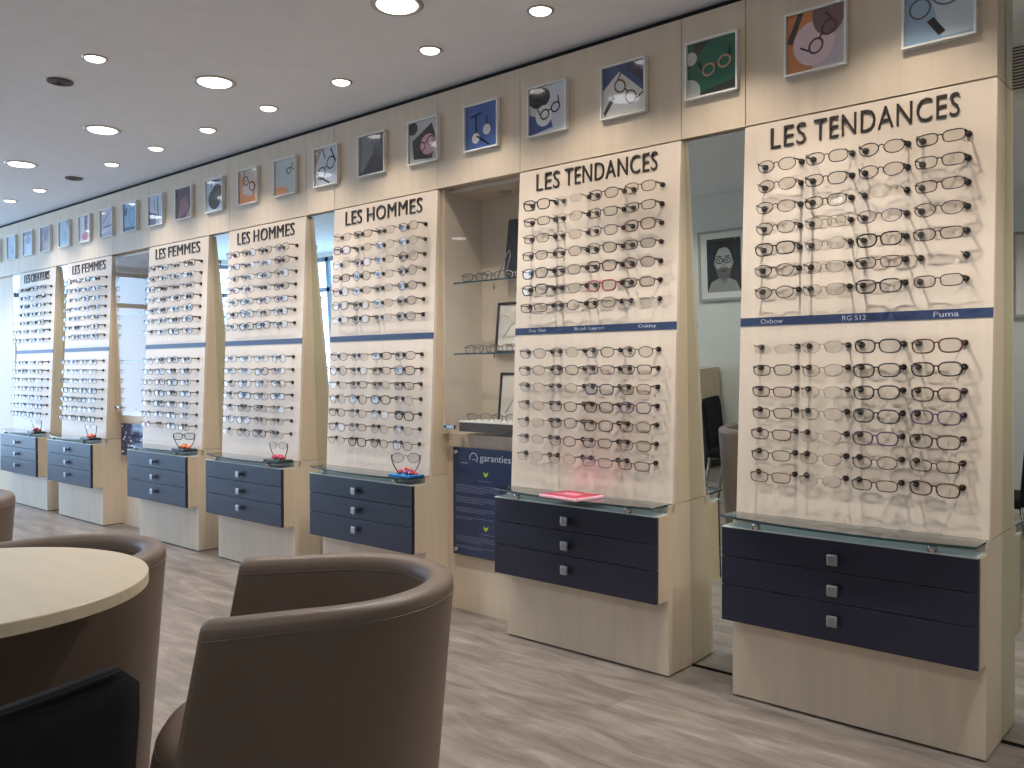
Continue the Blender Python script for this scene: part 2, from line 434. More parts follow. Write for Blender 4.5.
def m_body():
    mb = MB(); yf = lambda z: yfront(z)+.018-3
    # side profile in (y,z)
    mb.prism([(.40, .678), (yf(.68), .678), (yf(ZP), ZP-.002), (.40, ZP-.002)], 0, .018, M['wood2'], 'x')
    return mb.mesh('side_panel')
def m_plinth():
    mb = MB(); mb.box(-h, h, YB-3, .40, .006, .676, M['wood'], 0); mb.box(-h+.01, h-.01, YB-3+.008, .40, 0, .006, M['shadowgap']); return mb.mesh('plinth')
def m_panel():
    mb = MB()
    mb.prism([(yfront(.60)-3, .642), (yfront(ZP)-3, ZP-.002), (yfront(ZP)-3+.018, ZP-.002), (yfront(.60)-3+.018, .642)], -h, h, M['panel'], 'x'); return mb.mesh('display_panel')
def m_box():
    mb = MB(); mb.box(-h, h, YD-3+.0185, YB-3, .302, .637, M['wood2']); return mb.mesh('drawer_box')
def m_boxtop():
    mb = MB(); mb.box(-h+.003, h-.003, YD-3+.001, YB-3+.004, .637, .643, M['frost'], .001); return mb.mesh('box_top')
def m_drawer(z0, z1):
    mb = MB(); mb.box(-h+.002, h-.002, YD-3, YD-3+.018, z0, z1, M['navy'], .002); return mb.mesh('drawer')
def m_knob():
    mb = MB(); mb.box(-.019, .019, -.026, -.016, -.019, .019, M['satin'], .006); mb.cyl((0, -.016, 0), .007, .016, M['satin'], 'y', 10); return mb.mesh('knob')
def shelf_outline():
    P = []
    n = 14
    for i in range(n+1):
        t = i/n; x = -h-.012+(2*h+.010)*t
        y = 2.868-.075*math.sin(PI*min(1, (t*.86)))**.75 - .0
        P.append((x, y-3))
    return P
def m_shelf():
    P = shelf_outline(); back = [(h-.002, yfront(.68)-3-.0005), (-h-.0, yfront(.68)-3-.0005)]
    poly = P+back
    mb = MB(); mi = mb.m(M['shelfglass']); me_ = mb.m(M['edge']); n = len(poly)
    mb.v += [(x, y, .671) for x, y in poly]+[(x, y, .679) for x, y in poly]
    mb.face(list(range(n)), mi); mb.face([n+i for i in range(n)][::-1], mi)
    for i in range(n): j = (i+1) % n; mb.face([i, n+i, n+j, j], me_)
    return mb.mesh('glass_shelf')
def m_stand():
    mb = MB(); mb.cyl((0, 0, 0), .014, .028, M['chrome'], n=14); mb.cyl((0, 0, .022), .018, .006, M['chrome'], n=14); return mb.mesh('shelf_support')
def peg_into(mb, x=0, y=0, z=0):
    mb.cyl((x, y-.010, z), .0098, .0105, M['cap'], 'y', 12, r2=.0102)
    mb.tube([(x, y-.008, z), (x, y-.045, z+.001), (x, y-.068, z+.005)], .0025, M['rod'], 5)
def m_peg():
    mb = MB(); peg_into(mb); return mb.mesh('display_peg')
def m_stripe():
    mb = MB(); mb.prism([(yfront(1.366)-3-.003, 1.366), (yfront(1.396)-3-.003, 1.396), (yfront(1.396)-3+.001, 1.396), (yfront(1.366)-3+.001, 1.366)], -h, h, M['stripe'], 'x'); return mb.mesh('stripe')
ZD = [(.536, .637), (.433, .533), (.302, .430)]
ORD = ['first', 'second', 'third', 'fourth', 'fifth', 'sixth', 'seventh']
PALS = ['black', 'brown', 'charcoal', 'black', 'purple', 'bronze', 'tortoise']
count = 0
far_mb = []
for u in range(7):
    root = empty('display_cabinet', (PC[u], 3, 0)); tag(root, CLAB[u], 'display cabinet', 'maple display cabinets along the wall')
    link('side_panel', shared('b', m_body), root, (-h, 0, 0)); link('side_panel', shared('b', m_body), root, (h-.018, 0, 0)); link('plinth', shared('p', m_plinth), root)
    pn = link('display_panel', shared('d', m_panel), root); link('drawer_box', shared('x', m_box), root); link('box_top', shared('bt', m_boxtop), root)
    for i, (z0, z1) in enumerate(ZD):
        d = link('drawer', shared('w%d' % i, lambda: m_drawer(z0, z1)), root)
        link('knob', shared('k', m_knob), d, (-.010, YD-3, (.578, .476, .375)[i]))
    gs = link('glass_shelf', shared('g', m_shelf), root)
    for x, y in ((-.29, 2.86), (.29, 2.86)): link('shelf_support', shared('s', m_stand), root, (x, y-3, .643))
    st = link('blue_stripe', shared('t', m_stripe), root)
    w1, w2, gp = ([(.132, .473, .030)]*2+[(.142, .440, .045)]*4+[(.125, .42, .030)])[u]; x_ = -(w1+w2+gp)/2
    for wd, ww in zip(TITLES[u].split(), (w1, w2)):
        lt = link('lettering', text_mesh(wd, ww, .077, .007, M['black'], -.004, 1.08), root, (x_+ww/2, yfront(2.05)-3+.001, 2.05)); lt['label'] = 'dark raised letters %s' % wd
        x_ += ww+gp
    if BR[u]:
        for t, (bx, bw) in zip(BR[u], BX[u]):
            m_ = text_mesh(t, bw, .017, .001, M['inkw'], .0)
            link('stripe_text', m_, st, (bx, yfront(1.381)-3-.003, 1.381))
    # racks
    rnd = random.Random(40+u)
    npeg = 0; rest = MB()
    for blk, rows in enumerate((UP, LO)):
        for r_, z in enumerate(rows):
            for c, x in enumerate(COLX):
                hy = yfront(z)-3
                for s_ in (-1, 1):
                    if npeg < 100: link('display_peg', shared('h', m_peg), root, (x+s_*.0685, hy, z))
                    else: peg_into(rest, x+s_*.0685, hy, z)
                    npeg += 1
                if u == 0 and blk == 0 and c == 3 and r_ == 5: continue
                # choose a frame like the photo's
                if u == 0:
                    if blk == 0: sh, cl = [('oval', 'brown'), ('soft', 'charcoal'), ('oval', 'black'), ('rect', 'brown')][c]
                    else: sh, cl = [('rect', 'brown'), ('thin', 'silver'), ('bold', 'charcoal'), ('bold', 'brown')][c]
                    if rnd.random() < .3: cl = rnd.choice(PALS)
                    if rnd.random() < .25: sh = rnd.choice(['rect', 'soft', 'oval', 'bold'])
                    if blk == 0 and c == 1 and r_ >= 3: sh, cl = 'thin', ('silver' if r_ == 4 else 'bronze')
                    if blk == 0 and c == 2 and r_ == 2: sh, cl = 'rimless', 'clear'
                    if blk == 1 and (c, r_) in ((0, 0),): sh, cl = 'rimless', 'clear'
                    if blk == 1 and (c, r_) in ((3, 3), (2, 4)): cl = 'purple'
                    if blk == 1 and c == 1: sh = 'thin'; cl = 'bronze' if r_ % 2 else 'silver'
                    if blk == 1 and c == 2 and r_ == 5: sh, cl = 'oval', 'black'
                elif u == 1:
                    sh = rnd.choice(['rect', 'rect', 'soft', 'bold', 'oval']); cl = rnd.choice(PALS)
                    if c == 1: sh = rnd.choice(['thin', 'soft', 'oval']); cl = rnd.choice(['bronze', 'charcoal'])
                    if blk == 0 and (c, r_) in ((1, 0), (3, 6)): sh, cl = 'rimless', 'clear'
                    if blk == 0 and (c, r_) == (2, 5): cl = 'red'
                    if blk == 1 and (c, r_) == (2, 2): cl = 'navy'
                    if blk == 1 and c < 2: cl = rnd.choice(['bronze', 'silver', 'charcoal']); sh = rnd.choice(['thin', 'soft'])
                else:
                    sh = rnd.choice(['rect', 'soft', 'bold', 'oval', 'round', 'thin', 'thin']); cl = rnd.choice(PALS+['silver', 'charcoal'])
                    if u in (2,) and blk == 0 and c == 2: sh, cl = 'thin', 'silver'
                    if u == 4 and blk == 1 and (c, r_) in ((1, 2), (0, 6), (1, 6)): cl = 'red'
                # position
                gz = z-.009+rnd.uniform(-.003, .003); gy = hy-.060+rnd.uniform(-.003, .002)
                rot = (rnd.uniform(-.05, .12), rnd.uniform(-.03, .03), rnd.uniform(-.05, .05))
                loc = (PC[u]+x+rnd.uniform(-.0015, .0015), 3+gy, gz)
                big = count < 300
                if big:
                    where = 'upper' if blk == 0 else 'lower'
                    l_ = '%s %s eyeglasses, %s row %s, column %s from left, %s' % (cl, STY[sh][4], where, ['one', 'two', 'three', 'four', 'five', 'six', 'seven'][r_], ['one', 'two', 'three', 'four'][c], WHO[u])
                    eyeglasses(sh, cl, loc, rot, u < 3, l_, 'eyeglasses on the display racks')
                    count += 1
                else:
                    far_mb.append((sh, cl, loc, rot))
    ro = part('display_peg', rest, root, fix=False); ro['kind'] = 'stuff'
# the farthest frames on the rack (more than 300 of a kind): one object
bm = bmesh.new(); mats = []; 
fv = MB()
for sh, cl, loc, rot in far_mb:
    me = gmesh(sh, cl)['all']; T = Matrix.Translation(loc) @ Matrix.Rotation(rot[2], 4, 'Z') @ Matrix.Rotation(rot[0], 4, 'X')
    b0 = len(fv.v); fv.v += [tuple(T @ v.co) for v in me.vertices]
    idx = [fv.m(x) for x in me.materials]
    for p_ in me.polygons: fv.face([b0+i for i in p_.vertices], idx[p_.material_index], p_.use_smooth)
o = part('eyeglasses', fv, fix=False); tag(o, 'rows of small eyeglasses on the farthest LES FEMMES and LES CREATEURS boards', 'eyeglasses', kind='stuff')

# ------------------------------------------------------------------ things on the glass shelves
ZS = .679
# pink plaque on the second cabinet
pk = empty('pink_plaque', (-2.20, 2.885, ZS), math.radians(-6)); tag(pk, 'glossy pink rectangular plaque with pale rim lying on the glass shelf', 'plaque')
mb = MB(); mb.box(-.105, .105, -.12, .05, 0, .012, M['pinkrim'], .003); part('rim', mb, pk)
mb = MB(); mb.box(-.095, .095, -.11, .04, .0122, .0135, M['pink']); part('plate', mb, pk)
mb = MB()
for zz in (.0, .018, -.03): mb.box(-.05, .045, -.04+zz, -.034+zz, .0136, .0139, cm((255, 190, 210), .3))
part('print', mb, pk)
def shelf_tray(xc, mm, beadcols, label, blabel, glabel, gcolor, gshape, rz=10, wd=.082, y0=2.895):
    mb = MB(); mb.box(-wd, wd, -.05, .045, 0, .010, mm, .003); o = part('display_tray', mb, loc=(xc, y0, ZS)); tag(o, label, 'tray', 'trays at the right end of the glass shelves')
    rnd = random.Random(int(-xc*100)); mb = MB()
    for i in range(34):
        a = rnd.uniform(0, 2*PI); r = rnd.uniform(0, 1)**.6*.05
        mb.sphere((r*1.35*math.cos(a), r*.5*math.sin(a), .008+max(0, .022-r*.45)*rnd.uniform(.2, 1)), rnd.uniform(.007, .010), cm(rnd.choice(beadcols), .3), 8)
    o = part('decorative_beads', mb, loc=(xc, y0+.003, ZS+.010)); tag(o, blabel, 'beads', kind='stuff')
    if glabel:
        o = eyeglasses_standing(gshape, gcolor, (xc, y0-.005, ZS+.012), glabel, rz)
def eyeglasses_standing(shape, color, loc, label, rz):
    d = gmesh(shape, color); w_, h_, sq, rr, _ = STY[shape]
    o = empty('eyeglasses', loc); o.rotation_euler = (0, 0, math.radians(rz))
    for nm, k in (('frame', 'frame'), ('lens', 'lens_l'), ('lens', 'lens_r')):
        c = link(nm, d[k], o, (0, 0, .078)); 
    mm = cm(GC[color][0], GC[color][1], GC[color][2], 'frame')
    for s_ in (-1, 1):
        mb = MB(); mb.tube([(s_*.0735, .008, .078+h_*.28), (s_*.070, .010, .062), (s_*.060, .012, .036), (s_*.046, .014, .012), (s_*.036, .012, 0)], .0028, mm, 5)
        part('temple', mb, o)
    tag(o, label, 'eyeglasses'); return o
shelf_tray(-3.275, M['plasticblue'], [(200, 60, 50), (220, 120, 100), (60, 60, 150), (120, 50, 60)], 'bright blue acrylic tray on the glass shelf of the nearer LES HOMMES cabinet',
           'red and blue beads heaped on the bright blue tray', 'dark speckled eyeglasses standing on their temples on the blue tray', 'charcoal', 'round', 38)
shelf_tray(-4.395, M['darktray'], [(190, 50, 90), (200, 80, 110)], 'black tray on the glass shelf of the farther LES HOMMES cabinet', 'pink beads heaped on the black tray',
           'dark thin eyeglasses standing on the black tray beside pink beads', 'charcoal', 'thin')
shelf_tray(-5.495, M['darktray'], [(225, 120, 70), (230, 140, 100)], 'dark tray on the glass shelf of the nearer LES FEMMES cabinet', 'coral beads heaped on the dark tray under black eyeglasses',
           'black bold eyeglasses standing on their temples above coral beads', 'black', 'bold', 38)
shelf_tray(-6.96, M['darktray'], [(225, 90, 50), (235, 110, 70)], 'dark tray on the glass shelf of the farther LES FEMMES cabinet', 'orange beads heaped on the tray of the farther LES FEMMES cabinet',
           'thin eyeglasses standing on the orange beads, farther LES FEMMES cabinet', 'tortoise', 'thin')
shelf_tray(-8.055, M['darktray'], [(150, 40, 40), (170, 60, 60)], 'dark tray on the glass shelf of the LES CREATEURS cabinet', 'dark red beads heaped on the LES CREATEURS cabinet tray',
           'thin eyeglasses standing on dark red beads, LES CREATEURS cabinet', 'tortoise', 'thin')

# ------------------------------------------------------------------ niches
def niche(a, b, label, idx):
    YBk = 3.335; z0, z1 = .885, ZP+.002
    t = empty('display_niche', ((a+b)/2, 3.134, 0)); tag(t, label, 'display niche', 'glazed niches between the cabinets')
    w = (b-a)/2; o = 3.134
    mb = MB(); mb.box(-w, w, YM-o-.03, 3.40-o, 0, z0, M['wood']); part('lower_board', mb, t)
    mb = MB(); mb.box(-w, w, YBk-o, 3.40-o, z0, z1, M['nichew'] if idx == 0 else M['wood']); part('back_panel', mb, t)
    for s_ in (-1, 1):
        mb = MB(); x = s_*(w-.009); mb.box(x-.009, x+.009, YF-o+.03, YBk-o, z0, z1, M['nichew'] if idx == 0 else M['wood']); part('side_panel', mb, t)
    mb = MB(); mb.box(-w+.018, w-.018, YF-o+.06, YBk-o, z1-.02, z1-.001, M['wood']); part('top_panel', mb, t)
    for z in (1.287, 1.640):
        mb = MB(); mb.box(-w+.065, w-.02, 3.08-o, YBk-o-.002, z-.004, z+.004, M['clearglass']); mb.box(-w+.065, w-.02, 3.078-o, 3.08-o, z-.004, z+.004, M['edge'])
        s1 = part('glass_shelf', mb, t)
        for x in (-w+.13, w-.09):
            mb = MB(); mb.cyl((x, YBk-o-.028, z-.018), .005, .014, M['chrome'], 'z', 10); part('shelf_pin', mb, s1)
    mb = MB(); mb.box(-w+.022, w-.005, YF-o+.004, YF-o+.009, z0-.02, z1-.02, M['clearglass']); g = part('glass_door', mb, t)
    mb = MB(); mb.cyl((-w+.055, YF-o-.012, .925), .014, .03, M['chrome'], 'y', 14); mb.box(-w+.05, -w+.12, YF-o-.012, YF-o+.002, .915, .935, M['chrome'], .003)
    part('lock', mb, g)
    mb = MB(); mb.cyl((0, .10, z1-.026), .035, .006, M['lampring'], n=20); part('spot', mb, t)
    return t
n1 = (edges[2][1], edges[1][0]); n2 = (edges[5][1], edges[4][0])
niche(*n1, 'white glazed display niche with glass shelves between LES HOMMES and LES TENDANCES cabinets', 0)
niche(*n2, 'maple glazed display niche between the two LES FEMMES cabinets', 1)
# contents of the near niche
xa, xb = n1
mb = MB(); mb.box(0, .30, 0, .008, 0, .33, M['navy']); o = part('navy_poster', mb, loc=(-2.975, 3.285, 1.646), rot=(-.13, 0, 0)); tag(o, 'dark navy poster leaning in the niche on the upper glass shelf', 'poster')
def board(loc, w, hh, label, rot=-.1):
    t = empty('framed_board', loc); t.rotation_euler = (rot, 0, 0); tag(t, label, 'framed board', 'framed boards in the niche')
    mb = MB(); b_ = .014
    mb.box(0, b_, 0, .012, 0, hh, M['shadowgap']); mb.box(w-b_, w, 0, .012, 0, hh, M['shadowgap']); mb.box(b_, w-b_, 0, .012, hh-b_, hh, M['shadowgap']); mb.box(b_, w-b_, 0, .012, 0, b_, M['shadowgap']); part('frame', mb, t)
    mb = MB(); mb.box(b_, w-b_, .004, .009, b_, hh-b_, M['paper']); part('board', mb, t)
    mb = MB(); mb.tube([(.05, .003, hh*.3), (.10, .003, hh*.55), (.16, .003, hh*.65), (.2, .003, hh*.9)], .006, cm((205, 208, 206), .5), 4, ry=.0006); part('print', mb, t)
board((-3.05, 3.30, 1.293), .375, .262, 'white board in black frame leaning on the middle glass shelf')
board((-3.035, 3.30, .90), .36, .295, 'white board in black frame leaning at the niche bottom')
mb = MB(); mb.box(0, .40, 0, .185, 0, .045, M['brownbar'], .002); mb.box(-.001, .401, -.002, .185, .0452, .053, M['white']); o = part('display_plinth', mb, loc=(xb-.425, 3.06, .903)); tag(o, 'low dark brown plinth with white top on the niche floor', 'plinth')
sets = [((xa+.14, 3.15, 1.672), 'rect', 'black', 'small black eyeglasses alone at the left of the upper niche shelf'),
        ((-2.90, 3.13, 1.667), 'bold', 'silver', 'silver eyeglasses beside the navy poster on the upper niche shelf'),
        ((-2.80, 3.17, 1.67), 'oval', 'clear', 'pale wire eyeglasses in front of the navy poster'),
        ((xa+.15, 3.16, 1.31), 'oval', 'bronze', 'bronze eyeglasses, leftmost on the middle niche shelf'),
        ((xa+.24, 3.12, 1.31), 'oval', 'silver', 'silver eyeglasses, second on the middle niche shelf'),
        ((xb-.20, 3.12, 1.31), 'soft', 'bronze', 'bronze eyeglasses before the framed board on the middle niche shelf'),
        ((xb-.08, 3.12, 1.31), 'oval', 'charcoal', 'charcoal eyeglasses at the right of the middle niche shelf'),
        ((xb-.33, 3.10, .974), 'oval', 'silver', 'silver eyeglasses at the left of the low niche plinth'),
        ((xb-.16, 3.10, .974), 'soft', 'bronze', 'bronze eyeglasses in the middle of the low niche plinth')]
for i, (loc, sh, cl, l_) in enumerate(sets):
    eyeglasses(sh, cl, loc, (0, 0, .25-.1*(i % 3)), True, l_, 'eyeglasses in the niche')
# silver wire stand beside the poster
mb = MB(); 
mb.tube([(0, 0, .0), (.02, 0, .05), (.06, .0, .12), (.085, 0, .145), (.09, 0, .12), (.07, 0, .06), (.05, 0, .02), (.09, 0, .0)], .004, M['chrome'], 6)
o = part('wire_sculpture', mb, loc=(-2.93, 3.19, 1.648)); tag(o, 'bent silver wire ornament in front of the navy poster', 'ornament')

# sign plates
def plate(x0, x1, z0, z1, y, label, full):
    t = empty('sign_plate', (x0, y, z0)); tag(t, label, 'sign'); w, hh = x1-x0, z1-z0
    mb = MB(); mb.box(0, w, 0, .006, 0, hh, M['navyplate'], .0015); part('plate', mb, t)
    for x in (.025, w-.025):
        for z in (.025, hh-.025):
            mb = MB(); mb.cyl((x, -.012, z), .010, .034, M['chrome'], 'y', 14); part('standoff', mb, t)
    rnd = random.Random(5)
    if full:
        link('lettering', text_mesh('garanties', w*.42, .042, .001, M['inkw'], -.01), t, (w*.60, -.0002, hh-.05))
        mb = MB()
        mb.tube([(w*.30+.026*math.cos(a), -.0008, hh-.05+.026*math.sin(a)) for a in [math.radians(d) for d in range(200, -60, -20)]], .0022, M['inkw'], 5, ry=.0006)
        mb.tube([(w*.30+.008*i, -.0008, hh-.058+.003*(i % 2)) for i in range(-1, 3)], .0014, M['inkw'], 4, ry=.0006)
        part('logo', mb, t)
        def lines(mb, za, n, x0_, x1_, mm=M['inkd'], dz=.0085, th=.0022):
            for i in range(n):
                x = x0_; end = x1_ if i < n-1 else x0_+(x1_-x0_)*rnd.uniform(.3, .8)
                while x < end-.008:
                    l_ = min(rnd.uniform(.008, .026), end-x); mb.box(x, x+l_, -.0004, 0, za-i*dz-th, za-i*dz, mm); x += l_+.003
        for za, n_, a_, b_, mm in ((hh-.075, 1, w*.12, w*.27, M['inkw']), (hh-.158, 1, w*.36, w*.62, M['inkd']), (hh-.185, 5, .02, w*.66, M['inkd']), (hh-.245, 4, .02, w*.92, M['inkd']),
                                   (hh-.300, 3, .02, w*.9, M['inkd']), (hh-.345, 2, .02, w*.8, M['inkd']), (hh-.418, 1, w*.38, w*.7, M['inkd']), (hh-.44, 4, .02, w*.85, M['inkd']), (hh-.49, 2, .02, w*.9, M['inkd'])):
            mb = MB(); lines(mb, za, n_, a_, b_, mm); part('paragraph_text', mb, t)
        for zz in (hh-.125, hh-.39):
            mb = MB(); cx_ = w*.47
            mb.prism([(cx_-.018, zz+.014), (cx_-.012, zz-.004), (cx_, zz-.014), (cx_+.012, zz-.004), (cx_+.018, zz+.014), (cx_+.006, zz+.006), (cx_-.006, zz+.006)], -.0006, 0, M['lime'], 'y'); part('green_mark', mb, t)
    else:
        mb = MB()
        for i in range(46):
            x, z = rnd.uniform(.03, w-.03), rnd.uniform(.04, hh-.04); r = rnd.uniform(.004, .014)
            mb.box(x-r, x+r, -.0005, 0, z-r*.5, z+r*.5, cm(rnd.choice([(190, 200, 220), (120, 140, 180), (90, 110, 150)]), .5))
        part('print', mb, t)
plate(-3.13, -2.65, .285, .822, YM-.056, 'navy acrylic garanties sign on chrome standoffs below the glazed niche', True)
plate(n2[0]+.03, n2[1]-.05, .55, .80, YM-.056, 'navy notice with pale speckled print below the maple niche, far left', False)

# ------------------------------------------------------------------ row of framed pictures
def ell(cx, cy, rx, ry, n=24): return [(cx+rx*math.cos(2*PI*i/n), cy+ry*math.sin(2*PI*i/n)) for i in range(n)]
def clip(poly):
    for ax, sg in ((0, 1), (0, -1), (1, 1), (1, -1)):
        out = []
        for i in range(len(poly)):
            a, b = poly[i-1], poly[i]; ia = a[ax]*sg <= 1; ib = b[ax]*sg <= 1
            if ia != ib:
                t = (sg-a[ax])/(b[ax]-a[ax]); out.append((a[0]+(b[0]-a[0])*t, a[1]+(b[1]-a[1])*t))
            if ib: out.append(b)
        poly = out
        if not poly: return []
    return poly
def ART(bg, *sh): return (bg, sh)
ARTS = [
 (ART((150, 178, 205), ('q', [(-.4, 1), (1, 1), (1, -.9), (.1, -.9)], (196, 208, 220)), ('r', -.55, .1, .3, .3, (90, 90, 100)), ('r', .25, .55, .5, .5, (100, 105, 125)), ('q', [(-.35, -.35), (-.15, -.25), (.2, -.75), (0, -.85)], (40, 38, 44))), 'pale blue picture with round lens outlines'),
 (ART((198, 188, 196), ('q', [(-1, -1), (-1, 1), (0, 1), (-.1, -1)], (202, 132, 82)), ('q', [(-1, .1), (-.6, 1), (-.4, 1), (-.8, 0)], (62, 54, 52)), ('e', -.05, -.1, .72, .75, (226, 200, 208)), ('e', .45, .75, .55, .7, (122, 96, 104)), ('g', .25, .05, .95, 50, (80, 50, 62))), 'picture of brown glasses on a pink disc and orange ground'),
 (ART((42, 104, 84), ('q', [(-1, .1), (-.1, 1), (-.6, 1), (-1, .6)], (56, 62, 62)), ('q', [(-.8, -.9), (1, -.6), (1, -.9), (0, -1)], (50, 56, 58)), ('e', -.95, -.8, .5, .5, (200, 205, 200)), ('e', -.85, .45, .25, .25, (200, 205, 200)), ('g', .2, 0, .9, 15, (200, 160, 140))), 'green picture of pink glasses'),
 (ART((70, 84, 126), ('q', [(-1, -1), (-1, .1), (-.2, .75), (.9, -.2), (1, -1)], (216, 214, 212)), ('q', [(.1, .8), (1, .0), (1, .5), (.5, 1)], (52, 58, 84)), ('q', [(-.95, -.75), (-.5, -.1), (-.4, -.3), (-.9, -.95)], (40, 38, 44)), ('g', .1, -.1, 1.0, -45, (110, 50, 54))), 'picture of dark red glasses on a white sheet over navy'),
 (ART((206, 210, 220), ('q', [(-1, -1), (-1, -.1), (.2, -.5), (.3, -.8)], (66, 92, 150)), ('e', -.45, .55, .6, .45, (34, 36, 44)), ('e', -.2, -.25, .45, .45, (226, 226, 228)), ('g', .15, -.1, .85, 20, (34, 34, 42))), 'white and blue picture of black glasses'),
 (ART((72, 104, 170), ('l', [(-.7, .5), (.0, .6)], (40, 44, 70)), ('l', [(-.35, .5), (-.3, -.5)], (40, 44, 70)), ('l', [(.35, .4), (.3, -.2)], (40, 44, 70)), ('e', -.35, -.5, .24, .24, (230, 232, 236)), ('e', .35, -.2, .24, .24, (230, 232, 236)), ('l', [(-.3, -.4), (.5, -.9)], (30, 34, 50))), 'blue picture with two white discs'),
 (ART((190, 192, 194), ('q', [(-.7, -.8), (-.8, .1), (.6, .8), (.9, .0), (.6, -.9)], (62, 60, 66)), ('e', -.75, .7, .35, .3, (60, 60, 66)), ('e', .35, -.2, .55, .5, (214, 170, 176)), ('g', .2, -.15, .9, 20, (80, 56, 60))), 'grey picture of glasses on a pink disc'),
 (ART((98, 102, 108), ('q', [(-1, 1), (-.1, 1), (.1, 0), (-.8, -.9), (-1, -.6)], (132, 136, 140)), ('q', [(.7, 1), (1, 1), (1, .2), (.6, .5)], (56, 60, 74)), ('q', [(-.9, -1), (.0, .0), (1, -.3), (1, -1)], (82, 82, 88))), 'dark grey picture with slanted planes'),
 (ART((196, 204, 216), ('q', [(-1, 1), (-.3, 1), (-1, 0)], (170, 150, 150)), ('l', [(-.3, 1), (-.1, .4)], (44, 46, 60)), ('l', [(.4, .9), (.9, .1)], (44, 46, 60)), ('g', 0, -.1, 1.3, 30, (44, 50, 66)), ('l', [(-.6, -.5), (.3, -.95)], (60, 66, 84))), 'pale blue picture of large dark glasses'),
 (ART((186, 200, 202), ('e', -.5, -1, .9, .5, (224, 164, 120)), ('g', .6, .4, .7, 25, (70, 76, 84))), 'pale green picture with an orange corner'),
 (ART((216, 164, 136), ('q', [(-1, 1), (1, 1), (1, .2), (-.2, .4)], (200, 186, 180)), ('e', .0, -.2, .6, .5, (226, 206, 200)), ('q', [(-1, -1), (-1, -.3), (1, -.8), (1, -1)], (220, 140, 92)), ('g', .1, .15, 1.1, -30, (80, 50, 60))), 'peach picture of dark glasses'),
 (ART((176, 200, 224), ('e', 0, -.25, .75, .65, (52, 54, 62)), ('e', .3, .2, .6, .45, (52, 54, 62)), ('l', [(-.4, .4), (-.3, .9), (.9, .85)], (60, 60, 70))), 'pale blue picture with a big black shape'),
 (ART((86, 76, 92), ('q', [(-.9, -1), (-.4, .2), (.3, .5), (.6, -.3), (.2, -.7)], (150, 110, 124)), ('q', [(.1, -1), (.9, -.2), (1, -1)], (176, 150, 160))), 'dark purple picture with a pink shape'),
 (ART((192, 206, 226), ('q', [(-1, -1), (-1, 0), (.0, -.2), (-.1, -1)], (96, 112, 156)), ('l', [(-.3, .8), (-.2, 0)], (72, 84, 120)), ('l', [(.2, .9), (.3, -.4)], (72, 84, 120)), ('r', .1, -.55, .25, .25, (60, 60, 80))), 'pale picture with upright blue shapes'),
 (ART((134, 182, 216), ('q', [(-1, -1), (-1, -.7), (.7, -.7), (.7, -1)], (70, 108, 140)), ('r', .2, .0, .35, .6, (76, 104, 140)), ('q', [(-.9, .2), (-.7, .7), (-.5, .7), (-.6, .2)], (40, 50, 70))), 'sky blue picture with rounded outlines'),
 (ART((186, 190, 210), ('l', [(-.7, 0), (.4, .8)], (96, 96, 130)), ('l', [(-.6, -.3), (.8, -.2)], (96, 96, 130)), ('q', [(-1, -1), (-1, -.7), (1, -.6), (1, -1)], (150, 160, 190))), 'lavender picture with thin diagonal lines'),
 (ART((214, 212, 220), ('q', [(-.1, 1), (.5, 1), (.4, -.6), (-.1, -.4)], (110, 112, 130)), ('e', .0, -.6, .55, .3, (206, 110, 132))), 'white picture with a rose blob'),
 (ART((176, 202, 222), ('e', 0, -.2, .5, .5, (150, 184, 204)), ('q', [(.3, 1), (.8, 1), (.8, .3)], (120, 130, 150))), 'pale aqua picture'),
 (ART((150, 146, 158), ('q', [(-.8, .8), (.7, .8), (.0, -.4)], (126, 124, 140)), ('e', 0, -.5, .4, .3, (180, 160, 164))), 'mauve grey picture with a dark triangle'),
 (ART((188, 206, 226), ('q', [(-.8, .2), (.0, .9), (.7, .2), (.0, -.1)], (130, 154, 186)), ('q', [(-1, 1), (1, 1), (1, .7), (-1, .7)], (110, 128, 150))), 'pale blue picture with a dark top'),
 (ART((166, 184, 208), ('e', 0, -.3, .6, .4, (144, 160, 190))), 'plain grey blue picture'),
 (ART((150, 146, 120), ('e', 0, 0, .5, .5, (120, 118, 100))), 'olive picture')]
